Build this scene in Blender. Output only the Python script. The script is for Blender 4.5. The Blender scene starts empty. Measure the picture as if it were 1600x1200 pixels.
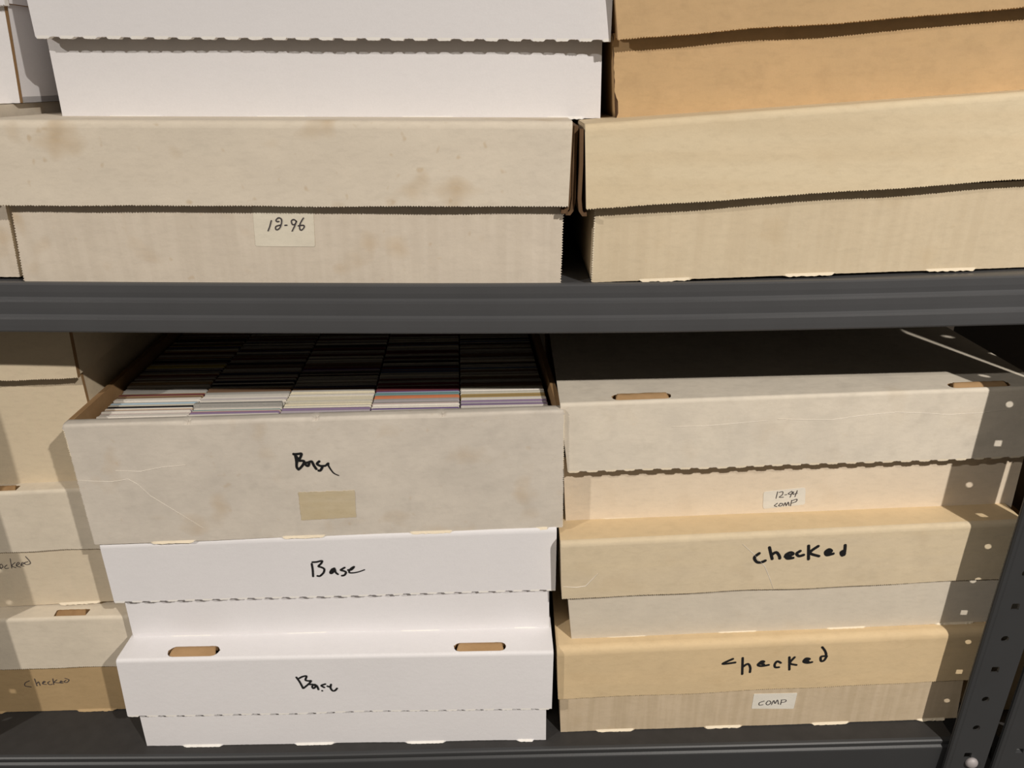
import bpy, bmesh, math, random
from mathutils import Vector, noise
from mathutils.geometry import tessellate_polygon

# ------------------------------------------------------------------ camera, light, exposure
SC = bpy.context.scene
COL = SC.collection
ZC = 1.45                                   # camera height above the floor
FPX = 1160.0                                # focal length for a 1600 px wide frame
TILT = math.radians(22.5)                   # camera looks down by this much
CT, ST = math.cos(TILT), math.sin(TILT)

cam_d = bpy.data.cameras.new('camera')
cam_d.sensor_width = 36.0
cam_d.lens = 36.0 * FPX / 1600.0
cam_d.clip_start = 0.02
cam = bpy.data.objects.new('camera', cam_d)
cam.location = (0, 0, ZC)
cam.rotation_euler = (math.radians(90) - TILT, 0, 0)
COL.objects.link(cam)
SC.camera = cam

world = bpy.data.worlds.new('room_air')
world.use_nodes = True
world.node_tree.nodes['Background'].inputs[0].default_value = (1.0, 0.86, 0.70, 1)
world.node_tree.nodes['Background'].inputs[1].default_value = 0.095
SC.world = world


def lamp(name, loc, power, color, size):
    """small ceiling downlight, facing straight down"""
    d = bpy.data.lights.new(name, 'AREA')
    d.shape = 'DISK'
    d.energy = power
    d.color = color
    d.size = size
    o = bpy.data.objects.new(name, d)
    o.location = (loc[0], loc[1], loc[2] + ZC)
    COL.objects.link(o)
    return o


lamp('aisle_lamp', (0.85, -0.70, 0.80), 44.0, (1.0, 0.94, 0.865), 0.036)
lamp('aisle_lamp', (-1.50, -0.70, 0.80), 37.0, (1.0, 0.94, 0.865), 0.040)

SC.view_settings.view_transform = 'Standard'
SC.view_settings.look = 'None'
SC.view_settings.gamma = 1.0
SC.view_settings.use_curve_mapping = False
SC.view_settings.exposure = 0.0

random.seed(7)

# ------------------------------------------------------------------ measuring helpers


def ray(px, py):
    a = (px - 800.0) / FPX
    b = (600.0 - py) / FPX
    return Vector((a, CT + b * ST, -ST + b * CT))


def on_front(px, py, ya, s):
    """point of the upright plane  Y = ya + s*X  seen at a pixel of the photograph"""
    r = ray(px, py)
    t = ya / (r.y - s * r.x)
    p = r * t
    return Vector((p.x, p.y, p.z + ZC))


def on_level(px, py, z):
    r = ray(px, py)
    t = (z - ZC) / r.z
    return Vector((r.x * t, r.y * t, z))


# ------------------------------------------------------------------ materials
MATS = {}


def nodes_of(name):
    m = bpy.data.materials.new(name)
    m.use_nodes = True
    nt = m.node_tree
    return m, nt, nt.nodes['Principled BSDF']


def mixc(nt, fac, a, b):
    n = nt.nodes.new('ShaderNodeMix')
    n.data_type = 'RGBA'
    for sock, v in ((n.inputs[0], fac), (n.inputs[6], a), (n.inputs[7], b)):
        if hasattr(v, 'is_linked') or hasattr(v, 'links'):
            nt.links.new(v, sock)
        elif isinstance(v, (int, float)):
            sock.default_value = v
        else:
            sock.default_value = (*v, 1)
    return n.outputs[2]


def noise_fac(nt, scale, detail=4.0, rough=0.55, stretch=(1, 1, 1), lo=0.3, hi=0.7, off=(0, 0, 0)):
    tc = nt.nodes.new('ShaderNodeTexCoord')
    mp = nt.nodes.new('ShaderNodeMapping')
    mp.inputs['Scale'].default_value = stretch
    mp.inputs['Location'].default_value = off
    nz = nt.nodes.new('ShaderNodeTexNoise')
    nz.inputs['Scale'].default_value = scale
    nz.inputs['Detail'].default_value = detail
    nz.inputs['Roughness'].default_value = rough
    mr = nt.nodes.new('ShaderNodeMapRange')
    mr.inputs['From Min'].default_value = lo
    mr.inputs['From Max'].default_value = hi
    nt.links.new(tc.outputs['Object'], mp.inputs['Vector'])
    nt.links.new(mp.outputs['Vector'], nz.inputs['Vector'])
    nt.links.new(nz.outputs['Fac'], mr.inputs['Value'])
    return mr.outputs['Result']


def scaled(nt, fac, k):
    n = nt.nodes.new('ShaderNodeMath')
    n.operation = 'MULTIPLY'
    nt.links.new(fac, n.inputs[0])
    n.inputs[1].default_value = k
    return n.outputs[0]


def board(name, base, tint, mottle=0.6, flute=None, flute_amt=0.35, flute_col=None, stain=0.0,
          stain_col=(0.46, 0.30, 0.13), rough=0.75, seed=0.0, dirt=0.0, fibre=0.22):
    """paper-faced corrugated board: mottling, flute streaks showing through, stains, paper grain"""
    if name in MATS:
        return MATS[name]
    m, nt, b = nodes_of(name)
    c = mixc(nt, scaled(nt, noise_fac(nt, 22, 5, 0.6, off=(seed, seed * .7, 0)), mottle), base, tint)
    if flute == 'up':
        f = noise_fac(nt, 1.0, 2, 0.5, (170, 6, 9), 0.35, 0.65, (seed, 0, 0))
        c = mixc(nt, scaled(nt, f, flute_amt), c, flute_col or tint)
    elif flute == 'along':
        f = noise_fac(nt, 1.0, 2, 0.5, (4, 40, 95), 0.35, 0.65, (seed, 0, 0))
        c = mixc(nt, scaled(nt, f, flute_amt), c, flute_col or tint)
    if dirt:
        f = noise_fac(nt, 60, 3, 0.6, off=(3 + seed, 1, 2), lo=0.52, hi=0.72)
        c = mixc(nt, scaled(nt, f, dirt), c, tuple(x * 0.62 for x in base))
    if stain:
        f = noise_fac(nt, 26, 2, 0.5, off=(seed + 5, 2, 1), lo=0.60, hi=0.74)
        c = mixc(nt, scaled(nt, f, stain), c, stain_col)
        f = noise_fac(nt, 150, 1, 0.5, off=(seed + 1, 2, 8), lo=0.70, hi=0.82)
        c = mixc(nt, scaled(nt, f, stain * 0.7), c, stain_col)
    fb = noise_fac(nt, 1.0, 3, 0.6, (110, 200, 330), 0.48, 0.72, (seed, 3, 1))
    c = mixc(nt, scaled(nt, fb, fibre), c, tuple(x * 0.70 for x in base))
    cl = noise_fac(nt, 1.0, 3, 0.6, (45, 60, 75), 0.50, 0.75, (seed + 2, 1, 5))
    c = mixc(nt, scaled(nt, cl, fibre * 1.1), c, tuple(min(1, x * 1.13 + 0.02) for x in base))
    g = noise_fac(nt, 900, 2, 0.5)
    c = mixc(nt, scaled(nt, g, 0.07), c, tuple(x * 0.6 for x in base))
    nt.links.new(c, b.inputs['Base Color'])
    b.inputs['Roughness'].default_value = rough
    b.inputs['Specular IOR Level'].default_value = 0.25
    bp = nt.nodes.new('ShaderNodeBump')
    bp.inputs['Strength'].default_value = 0.10
    bp.inputs['Distance'].default_value = 0.0006
    nt.links.new(noise_fac(nt, 240, 4, 0.6), bp.inputs['Height'])
    nt.links.new(bp.outputs['Normal'], b.inputs['Normal'])
    MATS[name] = m
    return m


def plain(name, col, rough=0.5, spec=0.3, var=0.25, scale=60, metal=0.0, bump=0.0):
    if name in MATS:
        return MATS[name]
    m, nt, b = nodes_of(name)
    c = mixc(nt, scaled(nt, noise_fac(nt, scale, 4), var), col, tuple(x * 0.65 for x in col))
    nt.links.new(c, b.inputs['Base Color'])
    b.inputs['Roughness'].default_value = rough
    b.inputs['Specular IOR Level'].default_value = spec
    b.inputs['Metallic'].default_value = metal
    if bump:
        bp = nt.nodes.new('ShaderNodeBump')
        bp.inputs['Strength'].default_value = bump
        bp.inputs['Distance'].default_value = 0.0005
        nt.links.new(noise_fac(nt, 500, 3), bp.inputs['Height'])
        nt.links.new(bp.outputs['Normal'], b.inputs['Normal'])
    MATS[name] = m
    return m


WHITE = dict(base=(0.78, 0.76, 0.77), tint=(0.74, 0.72, 0.73), mottle=0.4, fibre=0.06)
M_WHITE = board('new_white_board', **WHITE)
M_WHITE2 = board('second_white_board', **WHITE, seed=3.1)
M_AGED = board('aged_white_lid_board', (0.73, 0.645, 0.525), (0.66, 0.585, 0.48), 0.8, 'along', 0.25, (0.76, 0.68, 0.56), stain=0.55, seed=1.3)
M_AGED_B = board('aged_white_base_board', (0.70, 0.615, 0.505), (0.64, 0.56, 0.465), 0.6, 'up', 0.40, (0.58, 0.50, 0.40), stain=0.45, seed=2.2)
M_CREAM = board('cream_lid_board', (0.71, 0.58, 0.39), (0.63, 0.52, 0.35), 0.6, 'along', 0.50, (0.76, 0.65, 0.46), stain=0.15, seed=4.4)
M_CREAM_B = board('cream_base_board', (0.69, 0.575, 0.405), (0.62, 0.52, 0.37), 0.5, 'up', 0.40, (0.58, 0.47, 0.32), stain=0.15, seed=5.2)
M_TAN = board('tan_kraft_board', (0.60, 0.405, 0.215), (0.52, 0.36, 0.195), 0.8, 'along', 0.2, (0.64, 0.44, 0.22), dirt=0.25, seed=6.1)
M_GREYED = board('soiled_white_board', (0.68, 0.615, 0.53), (0.58, 0.525, 0.455), 1.0, 'along', 0.10, (0.63, 0.58, 0.50), stain=0.30, seed=7.7, dirt=0.22)
M_OLDW = board('old_white_lid_board', (0.77, 0.69, 0.57), (0.66, 0.595, 0.50), 1.0, None, stain=0.12, seed=8.8, dirt=0.25)
M_OLDW_B = board('old_white_base_board', (0.76, 0.645, 0.50), (0.69, 0.585, 0.455), 0.6, 'up', 0.10, stain=0.10, seed=9.3)
M_YELL = board('yellowed_lid_board', (0.68, 0.565, 0.395), (0.61, 0.51, 0.365), 0.8, 'along', 0.2, (0.70, 0.57, 0.36), stain=0.10, seed=10.1, dirt=0.15)
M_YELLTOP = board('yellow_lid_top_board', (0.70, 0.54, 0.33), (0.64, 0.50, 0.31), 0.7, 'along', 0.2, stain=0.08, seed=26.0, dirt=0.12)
M_GREYB = board('greyish_base_board', (0.655, 0.585, 0.48), (0.58, 0.52, 0.43), 0.6, 'up', 0.12, stain=0.08, seed=11.2)
M_OCHRE = board('ochre_lid_board', (0.70, 0.53, 0.315), (0.62, 0.475, 0.29), 0.7, 'along', 0.35, (0.60, 0.47, 0.29), stain=0.12, seed=12.4, dirt=0.12)
M_DULLB = board('dull_base_board', (0.61, 0.49, 0.345), (0.54, 0.435, 0.30), 0.5, 'up', 0.55, (0.47, 0.37, 0.24), stain=0.15, seed=13.2)
M_BUFF = board('buff_board', (0.66, 0.55, 0.395), (0.60, 0.50, 0.36), 0.5, 'up', 0.30, (0.64, 0.55, 0.39), seed=14.5)
M_PALE = board('pale_aged_board', (0.69, 0.61, 0.49), (0.61, 0.54, 0.435), 0.7, None, seed=15.2, dirt=0.15)
M_PALEB = board('pale_fluted_board', (0.66, 0.56, 0.42), (0.59, 0.50, 0.37), 0.5, 'up', 0.35, (0.64, 0.56, 0.42), seed=16.7)
M_BROWNB = board('brown_base_board', (0.45, 0.315, 0.165), (0.39, 0.275, 0.145), 0.6, None, seed=17.9)
M_FLUTE = board('corrugated_cut_edge', (0.12, 0.066, 0.033), (0.07, 0.036, 0.018), 1.0, 'up', 0.5, (0.20, 0.12, 0.06), seed=27.0, rough=0.9)  # brown cut edge, colour darkened for the shade in the gap between lids
M_KRAFT = board('raw_kraft_board', (0.36, 0.22, 0.105), (0.28, 0.165, 0.075), 0.8, 'up', 0.4, (0.22, 0.12, 0.05), seed=18.3, rough=0.85)
M_WEDGE = board('cut_white_paper_edge', (0.86, 0.83, 0.79), (0.82, 0.78, 0.72), 0.5, seed=25.0)
M_EDGE = board('cut_paper_edge', (0.80, 0.70, 0.54), (0.70, 0.60, 0.45), 0.5, seed=19.1)
M_INK = plain('marker_ink', (0.012, 0.012, 0.013), 0.45, 0.3, 0.1)
M_PEN = plain('pen_ink', (0.065, 0.055, 0.058), 0.6, 0.2, 0.1)
M_LABEL_A = board('aged_sticker_paper', (0.76, 0.70, 0.575), (0.72, 0.66, 0.54), 0.5, seed=20.0)
M_LABEL_W = board('white_sticker_paper', (0.74, 0.70, 0.62), (0.70, 0.66, 0.58), 0.4, seed=21.0)
M_TAPE = board('tape_glue_residue', (0.58, 0.485, 0.325), (0.64, 0.56, 0.43), 1.0, 'along', 0.4, (0.47, 0.37, 0.21), seed=22.0, rough=0.6)
M_CREASE = board('broken_paper_crease', (0.745, 0.685, 0.60), (0.71, 0.65, 0.565), 0.4, seed=23.0)
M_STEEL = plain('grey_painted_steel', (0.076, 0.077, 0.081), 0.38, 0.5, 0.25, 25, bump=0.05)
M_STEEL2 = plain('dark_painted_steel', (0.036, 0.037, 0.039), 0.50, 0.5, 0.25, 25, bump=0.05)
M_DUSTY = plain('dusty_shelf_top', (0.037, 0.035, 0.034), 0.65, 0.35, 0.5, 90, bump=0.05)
M_ZINC = plain('zinc_bolt', (0.40, 0.37, 0.37), 0.6, 0.4, 0.3, metal=0.2)
M_WALL = plain('dark_wall_paint', (0.10, 0.085, 0.07), 0.9, 0.1, 0.2, 4)
M_FLOOR = plain('concrete_floor', (0.16, 0.15, 0.14), 0.8, 0.2, 0.4, 6)

# ------------------------------------------------------------------ object helpers


def link_mesh(name, bm, mats, parent=None, smooth=False):
    me = bpy.data.meshes.new(name)
    org = Vector((0, 0, 0))
    if parent is not None:
        p = parent
        while p is not None:
            org += p.location
            p = p.parent
    else:
        lo = [1e9] * 3
        hi = [-1e9] * 3
        for v in bm.verts:
            for k in range(3):
                lo[k] = min(lo[k], v.co[k])
                hi[k] = max(hi[k], v.co[k])
        org = Vector(((lo[0] + hi[0]) / 2, (lo[1] + hi[1]) / 2, lo[2]))
    bmesh.ops.translate(bm, verts=bm.verts, vec=-org)
    bmesh.ops.recalc_face_normals(bm, faces=bm.faces)
    if smooth:
        for f in bm.faces:
            f.smooth = True
    bm.to_mesh(me)
    bm.free()
    for m in (mats if isinstance(mats, (list, tuple)) else [mats]):
        me.materials.append(m)
    o = bpy.data.objects.new(name, me)
    if parent is not None:
        o.parent = parent
    else:
        o.location = org
    COL.objects.link(o)
    return o


def thing(name, loc, label, cat, group=None):
    o = bpy.data.objects.new(name, None)
    o.empty_display_size = 0.05
    o.location = loc
    o['label'] = label
    o['category'] = cat
    if group:
        o['group'] = group
    COL.objects.link(o)
    return o


def slab(bm, pts8, mat=0, face_mats=None):
    """pts8: front TL TR BR BL then back TL TR BR BL"""
    v = [bm.verts.new(p) for p in pts8]
    quads = [(0, 1, 2, 3), (5, 4, 7, 6), (0, 4, 5, 1), (3, 2, 6, 7), (0, 3, 7, 4), (1, 5, 6, 2)]
    for i, q in enumerate(quads):
        f = bm.faces.new([v[k] for k in q])
        f.material_index = face_mats[i] if face_mats else mat


def lerp(a, b, t):
    return a + (b - a) * t


class Panel:
    """a box front: four corners on an upright plane, with the direction in which the box runs back"""

    def __init__(self, quad, ya, s, depth_slope, length):
        self.ya, self.s = ya, s
        self.TL, self.TR, self.BR, self.BL = [on_front(x, y, ya, s) for x, y in quad]
        self.D = Vector((-depth_slope, 1, 0)).normalized()
        self.L = length
        self.W = (self.TR - self.TL).length
        self.bend = lambda u, a: 0.0

    def face(self, px, py, lift=0.0):
        """point on the (slightly bowed) front face seen at a pixel, lifted towards the viewer"""
        p = on_front(px, py, self.ya, self.s)
        e = self.TR - self.TL
        u = max(0.0, min(1.0, (p - self.TL).dot(e) / e.length_squared))
        a = max(0.0, lerp(self.TL, self.TR, u).z - p.z)
        return p + self.D * (self.bend(u, a) - lift)

    def P(self, u, a, b):
        """u along the front 0..1, a metres down from the top edge, b metres back"""
        t = lerp(self.TL, self.TR, u)
        bt = lerp(self.BL, self.BR, u)
        d = bt - t
        return t + d * (a / d.length) + self.D * b

    def H(self, u):
        return (lerp(self.BL, self.BR, u) - lerp(self.TL, self.TR, u)).length

    def uv_top(self, px, py):
        z = lerp(self.TL, self.TR, 0.5).z
        for _ in range(3):
            p = on_level(px, py, z)
            e = self.TR - self.TL
            e2 = Vector((e.x, e.y))
            # solve p = TL + u*e + b*D in plan
            r = Vector((p.x - self.TL.x, p.y - self.TL.y))
            det = e2.x * self.D.y - e2.y * self.D.x
            u = (r.x * self.D.y - r.y * self.D.x) / det
            b = (e2.x * r.y - e2.y * r.x) / det
            z = self.TL.z + e.z * u
        return u, b


def wob(p, amp, f=9.0):
    return amp * noise.noise(Vector((p.x * f, p.y * f, p.z * f)))


def teeth(i, amp):
    return amp if i % 2 else 0.0


def make_lid(pn, mats, parent, style='fine', holes=(), seed=0, name='lid', r=0.004, t=0.0045, warp=0.0008, side_in=0.0):
    """folded lid: front, top, back, two sides, open below; holes = list of loops in (u, b)"""
    rnd = random.Random(seed)
    bm = bmesh.new()
    W = pn.W
    n = int(W / 0.0009)
    period = rnd.uniform(0.0145, 0.0165)
    rag = [rnd.uniform(-1, 1) for _ in range(n + 1)]

    def low(i):
        u = i / n
        if style == 'fine':
            return teeth(i, 0.0007) + 0.0002 * rag[i] + 0.0010 * noise.noise(Vector((u * 6, seed, 0)))
        ph = (u * W / period) % 1.0
        k = max(0.0, min(1.0, min(ph, 0.62 - ph) / 0.06)) if ph < 0.62 else 0.0
        return 0.0012 * k + 0.00018 * rag[i]

    def out(u, b0=0.0):
        return -wob(Vector((u * W * 2.0, seed * 3.7, b0)), warp * 2.0, 6.0)

    pn.bend = lambda u, a: out(u) * min(1.0, a / (pn.H(u) * 0.6))
    cols_o, cols_i = [], []
    for i in range(n + 1):
        u = i / n
        H = pn.H(u)
        sag = out(u)
        prof = [(H + low(i), 0.0), (H - 0.0006, 0.0), (H * 0.72, 0), (H * 0.45, 0), (H * 0.2, 0), (r * 1.2, 0)]
        for k in range(1, 5):
            an = k / 4 * math.pi / 2
            prof.append((r - r * math.sin(an), r - r * math.cos(an)))
        row = []
        for j, (a, b) in enumerate(prof):
            bend = sag * min(1.0, a / (H * 0.6))
            row.append(bm.verts.new(pn.P(u, a, b + bend)))
        cols_o.append(row)
        bl = sag
        cols_i.append([bm.verts.new(pn.P(u, H + low(i), t + bl)), bm.verts.new(pn.P(u, H * 0.5, t + bl * 0.8)), bm.verts.new(pn.P(u, t, t))])
    for i in range(n):
        A, B = cols_o[i], cols_o[i + 1]
        for j in range(len(A) - 1):
            f = bm.faces.new((A[j], B[j], B[j + 1], A[j + 1]))
            f.material_index = 2 if j == 0 and style != 'fine' and low(i) > 0.0006 else 0
            f.smooth = j >= 5
        C, E = cols_i[i], cols_i[i + 1]
        f = bm.faces.new((A[0], C[0], E[0], B[0]))
        f.material_index = 2
        for j in range(2):
            f = bm.faces.new((C[j], C[j + 1], E[j + 1], E[j]))
            f.material_index = 1
    # front panel end faces (cut board edge)
    for A, C in ((cols_o[0], cols_i[0]), (cols_o[-1], cols_i[-1])):
        f = bm.faces.new([A[k] for k in range(len(A))] + [C[2], C[1], C[0]])
        f.material_index = 2
    # top
    Lb = pn.L

    def gap(u):
        """where the hole boundary runs in this column: (near b, far b); equal values when there is no hole"""
        for h in holes:
            us_ = [q[0] for q in h]
            if min(us_) < u < max(us_):
                hit = []
                for q, w in zip(h, h[1:] + h[:1]):
                    if (q[0] - u) * (w[0] - u) <= 0 and q[0] != w[0]:
                        hit.append(q[1] + (w[1] - q[1]) * (u - q[0]) / (w[0] - q[0]))
                if len(hit) > 1:
                    return min(hit), max(hit)
        return 0.0105, 0.0105

    rows_o, rows_i = [], []
    for i in range(n + 1):
        u = i / n
        b0, b1 = gap(u)
        rows_o.append([cols_o[i][-1]] + [bm.verts.new(pn.P(u, 0.0, b)) for b in (b0, b1, Lb)])
        rows_i.append([cols_i[i][2]] + [bm.verts.new(pn.P(u, t, b)) for b in (b0, b1, Lb)])
    for i in range(n):
        A, B = rows_o[i], rows_o[i + 1]
        C, E = rows_i[i], rows_i[i + 1]
        open_ = gap((i + 0.5) / n)[0] < gap((i + 0.5) / n)[1]
        for k in (0, 1, 2):
            if k == 1:
                if not open_:
                    if gap(i / n)[0] == gap(i / n)[1] and gap((i + 1) / n)[0] == gap((i + 1) / n)[1]:
                        continue
                    f = bm.faces.new((A[1], B[1], B[2], A[2]))
                    f.material_index = 3
                    continue
                for p, q, w, x in ((A[1], B[1], E[1], C[1]), (A[2], C[2], E[2], B[2])):
                    f = bm.faces.new((p, q, w, x))
                    f.material_index = 1
                continue
            f = bm.faces.new((A[k], B[k], B[k + 1], A[k + 1]))
            f.material_index = 3
            f = bm.faces.new((C[k], C[k + 1], E[k + 1], E[k]))
            f.material_index = 1
    # sides and back
    tu = t / W
    for u0, u1 in ((0.0, tu), (1.0, 1 - tu)):
        du = side_in / W * (1 if u0 == 0 else -1)
        ua, ub = u0 + du, u1 + du
        H = pn.H(u0)
        bs = [max(t, r) + 0.0004, Lb]
        q = [pn.P(ua, 0.0004, bs[0]), pn.P(ub, 0.0004, bs[0]), pn.P(ub, H - 0.001, bs[0]), pn.P(ua, H - 0.001, bs[0]),
             pn.P(ua, 0.0004, bs[1]), pn.P(ub, 0.0004, bs[1]), pn.P(ub, H - 0.001, bs[1]), pn.P(ua, H - 0.001, bs[1])]
        slab(bm, q, face_mats=[1, 0, 0, 1, 0, 1])
    q = [pn.P(0, 0.0004, Lb - t), pn.P(1, 0.0004, Lb - t), pn.P(1, pn.H(1), Lb - t), pn.P(0, pn.H(0), Lb - t),
         pn.P(0, 0.0004, Lb), pn.P(1, 0.0004, Lb), pn.P(1, pn.H(1), Lb), pn.P(0, pn.H(0), Lb)]
    slab(bm, q, face_mats=[1, 0, 0, 1, 0, 0])
    return link_mesh(name, bm, mats, parent)


def make_base(pn, mats, parent, tabs=True, tooth=0.0, seed=0, wall=0.004, front=0.004, r=0.0, notches=(), name='base', tab_w=0.036, tab_gap=0.100, tab_start=0.032, warp=0.0005, ragged=0.0):
    """open tray: front wall (rounded rim when r > 0), sides, back, bottom, with cut tabs along the lower front edge"""
    rnd = random.Random(seed)
    bm = bmesh.new()
    W = pn.W
    n = int(W / 0.0018)
    Hm = pn.H(0.5)
    m = max(8, int(Hm / 0.0009)) if (tooth or ragged) else 10
    rag = [rnd.uniform(-1, 1) for _ in range(n + 1)]

    def tab(u):
        if not tabs:
            return 0.0
        x = (u * W - tab_start) % tab_gap
        if u * W < tab_start or u * W > W - 0.012:
            return 0.0
        return max(0.0, min(1.0, min(x, tab_w - x) / 0.003)) if x < tab_w else 0.0

    co = []
    pn.bend = lambda u, a: -wob(Vector((u * W * 2, seed * 2.3, a * 2)), warp * 2, 6)
    for i in range(n + 1):
        u = i / n
        H = pn.H(u)
        k = tab(u)
        notch = 0.0
        for nu in notches:
            if abs(u - nu) < 0.6 / n:
                notch = 0.0022
        a0 = r * 1.3 if r else 0.0
        rows = []
        for j in range(m + 1):
            fr = (0.0 if j == 0 else 0.0012 / H + (1 - 0.0012 / H) * (j - 1) / (m - 1))
            a = H + (a0 - H) * fr
            b = -wob(Vector((u * W * 2, seed * 2.3, a * 2)), warp * 2, 6)
            du = 0.0
            if tooth and i in (0, n):
                du = (teeth(j, tooth) + rnd.uniform(-1, 1) * tooth * 0.25) / W * (-1 if i == 0 else 1)
            if ragged and i == 0:
                du = (max(0, noise.noise(Vector((a * 55, seed, 1)))) * ragged + 0.3 * ragged * noise.noise(Vector((a * 220, seed, 4)))) / W
            if j == 0:
                a += 0.0004 * rag[i] * (1 if k else 0.25) + k * 0.0006
                b -= 0.0016 * k
            rows.append(bm.verts.new(pn.P(u + du, a, b)))
        if r:
            for q in range(1, 5):
                an = q / 4 * math.pi / 2
                rows.append(bm.verts.new(pn.P(u, r - r * math.sin(an) + notch, r - r * math.cos(an) + notch)))
            rows.append(bm.verts.new(pn.P(u, notch * 0.8, front * 0.55)))
            rows.append(bm.verts.new(pn.P(u, 0.0, front - 0.0015)))
            rows.append(bm.verts.new(pn.P(u, 0.0015, front)))
        else:
            rows.append(bm.verts.new(pn.P(u, 0.0, front)))
        rows.append(bm.verts.new(pn.P(u, H, front)))
        co.append(rows)
    kf = len(co[0])
    for i in range(n):
        A, B = co[i], co[i + 1]
        for j in range(kf):
            j2 = (j + 1) % kf
            f = bm.faces.new((A[j], B[j], B[j2], A[j2]))
            u = (i + 0.5) / n
            f.material_index = 0
            if j == 0 and tab(u) > 0.3:
                f.material_index = 2
            if j == kf - 1:
                f.material_index = 2
            if j == kf - 2:
                f.material_index = 1
            f.smooth = bool(r) and j >= m
    for A in (co[0], co[-1]):
        f = bm.faces.new(A)
        f.material_index = 2
    tu = wall / W
    Lb = pn.L
    for u0, u1 in ((0.0, tu), (1.0, 1 - tu)):
        H = pn.H(u0)
        b0 = front * 0.9
        q = [pn.P(u0, 0.0, b0), pn.P(u1, 0.0, b0), pn.P(u1, H, b0), pn.P(u0, H, b0),
             pn.P(u0, 0.0, Lb), pn.P(u1, 0.0, Lb), pn.P(u1, H, Lb), pn.P(u0, H, Lb)]
        slab(bm, q, face_mats=[1, 1, 1, 0, 0, 1])
    q = [pn.P(0, 0, Lb - wall), pn.P(1, 0, Lb - wall), pn.P(1, pn.H(1), Lb - wall), pn.P(0, pn.H(0), Lb - wall),
         pn.P(0, 0, Lb), pn.P(1, 0, Lb), pn.P(1, pn.H(1), Lb), pn.P(0, pn.H(0), Lb)]
    slab(bm, q, face_mats=[1, 0, 1, 0, 0, 0])
    h0, h1 = pn.H(0), pn.H(1)
    q = [pn.P(0, h0 - wall, front), pn.P(1, h1 - wall, front), pn.P(1, h1, front), pn.P(0, h0, front),
         pn.P(0, h0 - wall, Lb), pn.P(1, h1 - wall, Lb), pn.P(1, h1, Lb), pn.P(0, h0, Lb)]
    slab(bm, q, face_mats=[0, 0, 1, 0, 0, 0])
    return link_mesh(name, bm, mats, parent)


def stadium(pn, xl, yl, xr, yr, ytop, ybot, chamfer=0.35, square=False, skew=0.0):
    """hole loop in (u, b) of the lid top from its extent in the photograph"""
    xm = (xl + xr) / 2
    u0, _ = pn.uv_top(xl, yl)
    u1, _ = pn.uv_top(xr, yr)
    _, bt = pn.uv_top(xm, ytop)
    _, bb = pn.uv_top(xm, ybot)
    bb = max(bb, 0.0030)
    du = u1 - u0
    h = bt - bb
    if square:
        return [(u0, bb), (u1, bb), (u1 + 0.0, bt), (u0 + 0.0, bt)]
    c = h * 0.5 / pn.W
    pts = []
    for k in range(7):
        an = math.pi / 2 + math.pi * k / 6
        pts.append((u0 + c + c * math.cos(an), (bb + bt) / 2 + h / 2 * math.sin(an)))
    for k in range(7):
        an = -math.pi / 2 + math.pi * k / 6
        pts.append((u1 - c + c * math.cos(an), (bb + bt) / 2 + h / 2 * math.sin(an)))
    return pts


def handle_flap(pn, hole, parent, seed=0, mat=None):
    """the pushed-in tongue of brown board curling up inside a handle hole"""
    us = [p[0] for p in hole]
    bs = [p[1] for p in hole]
    u0, u1, b0, b1 = min(us), max(us), min(bs), max(bs)
    bm = bmesh.new()
    nu, nb = 24, 8
    ew = (u1 - u0)
    grid = []
    for i in range(nu + 1):
        row = []
        for j in range(nb + 1):
            v = j / nb
            inset = ew * (0.04 + 0.08 * v)
            u = lerp(u0 + inset, u1 - inset * 0.9, i / nu)
            b = lerp(b0 + 0.0004, b1 - 0.0006, v)
            bulge = math.sin(math.pi * (0.10 + 0.62 * v))
            a = 0.0044 - 0.0064 * bulge + 0.0003 * noise.noise(Vector((i * .3, j * .5, seed)))
            row.append((u, a, b))
        grid.append(row)
    top = [[bm.verts.new(pn.P(*g)) for g in r] for r in grid]
    bot = [[bm.verts.new(pn.P(u, a + 0.0025, b)) for u, a, b in r] for r in grid]
    for i in range(nu):
        for j in range(nb):
            f = bm.faces.new((top[i][j], top[i + 1][j], top[i + 1][j + 1], top[i][j + 1]))
            f.smooth = True
            bm.faces.new((bot[i][j], bot[i][j + 1], bot[i + 1][j + 1], bot[i + 1][j]))
    for i in range(nu):
        bm.faces.new((top[i][0], bot[i][0], bot[i + 1][0], top[i + 1][0]))
        bm.faces.new((top[i][nb], top[i + 1][nb], bot[i + 1][nb], bot[i][nb]))
    for j in range(nb):
        bm.faces.new((top[0][j], top[0][j + 1], bot[0][j + 1], bot[0][j]))
        bm.faces.new((top[nu][j], bot[nu][j], bot[nu][j + 1], top[nu][j + 1]))
    return link_mesh('handle_flap', bm, mat or M_FLAP, parent)


M_FLAP = board('brown_flap_board', (0.42, 0.265, 0.135), (0.34, 0.205, 0.095), 0.9, None, seed=24.0, rough=0.85, dirt=0.3)


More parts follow.
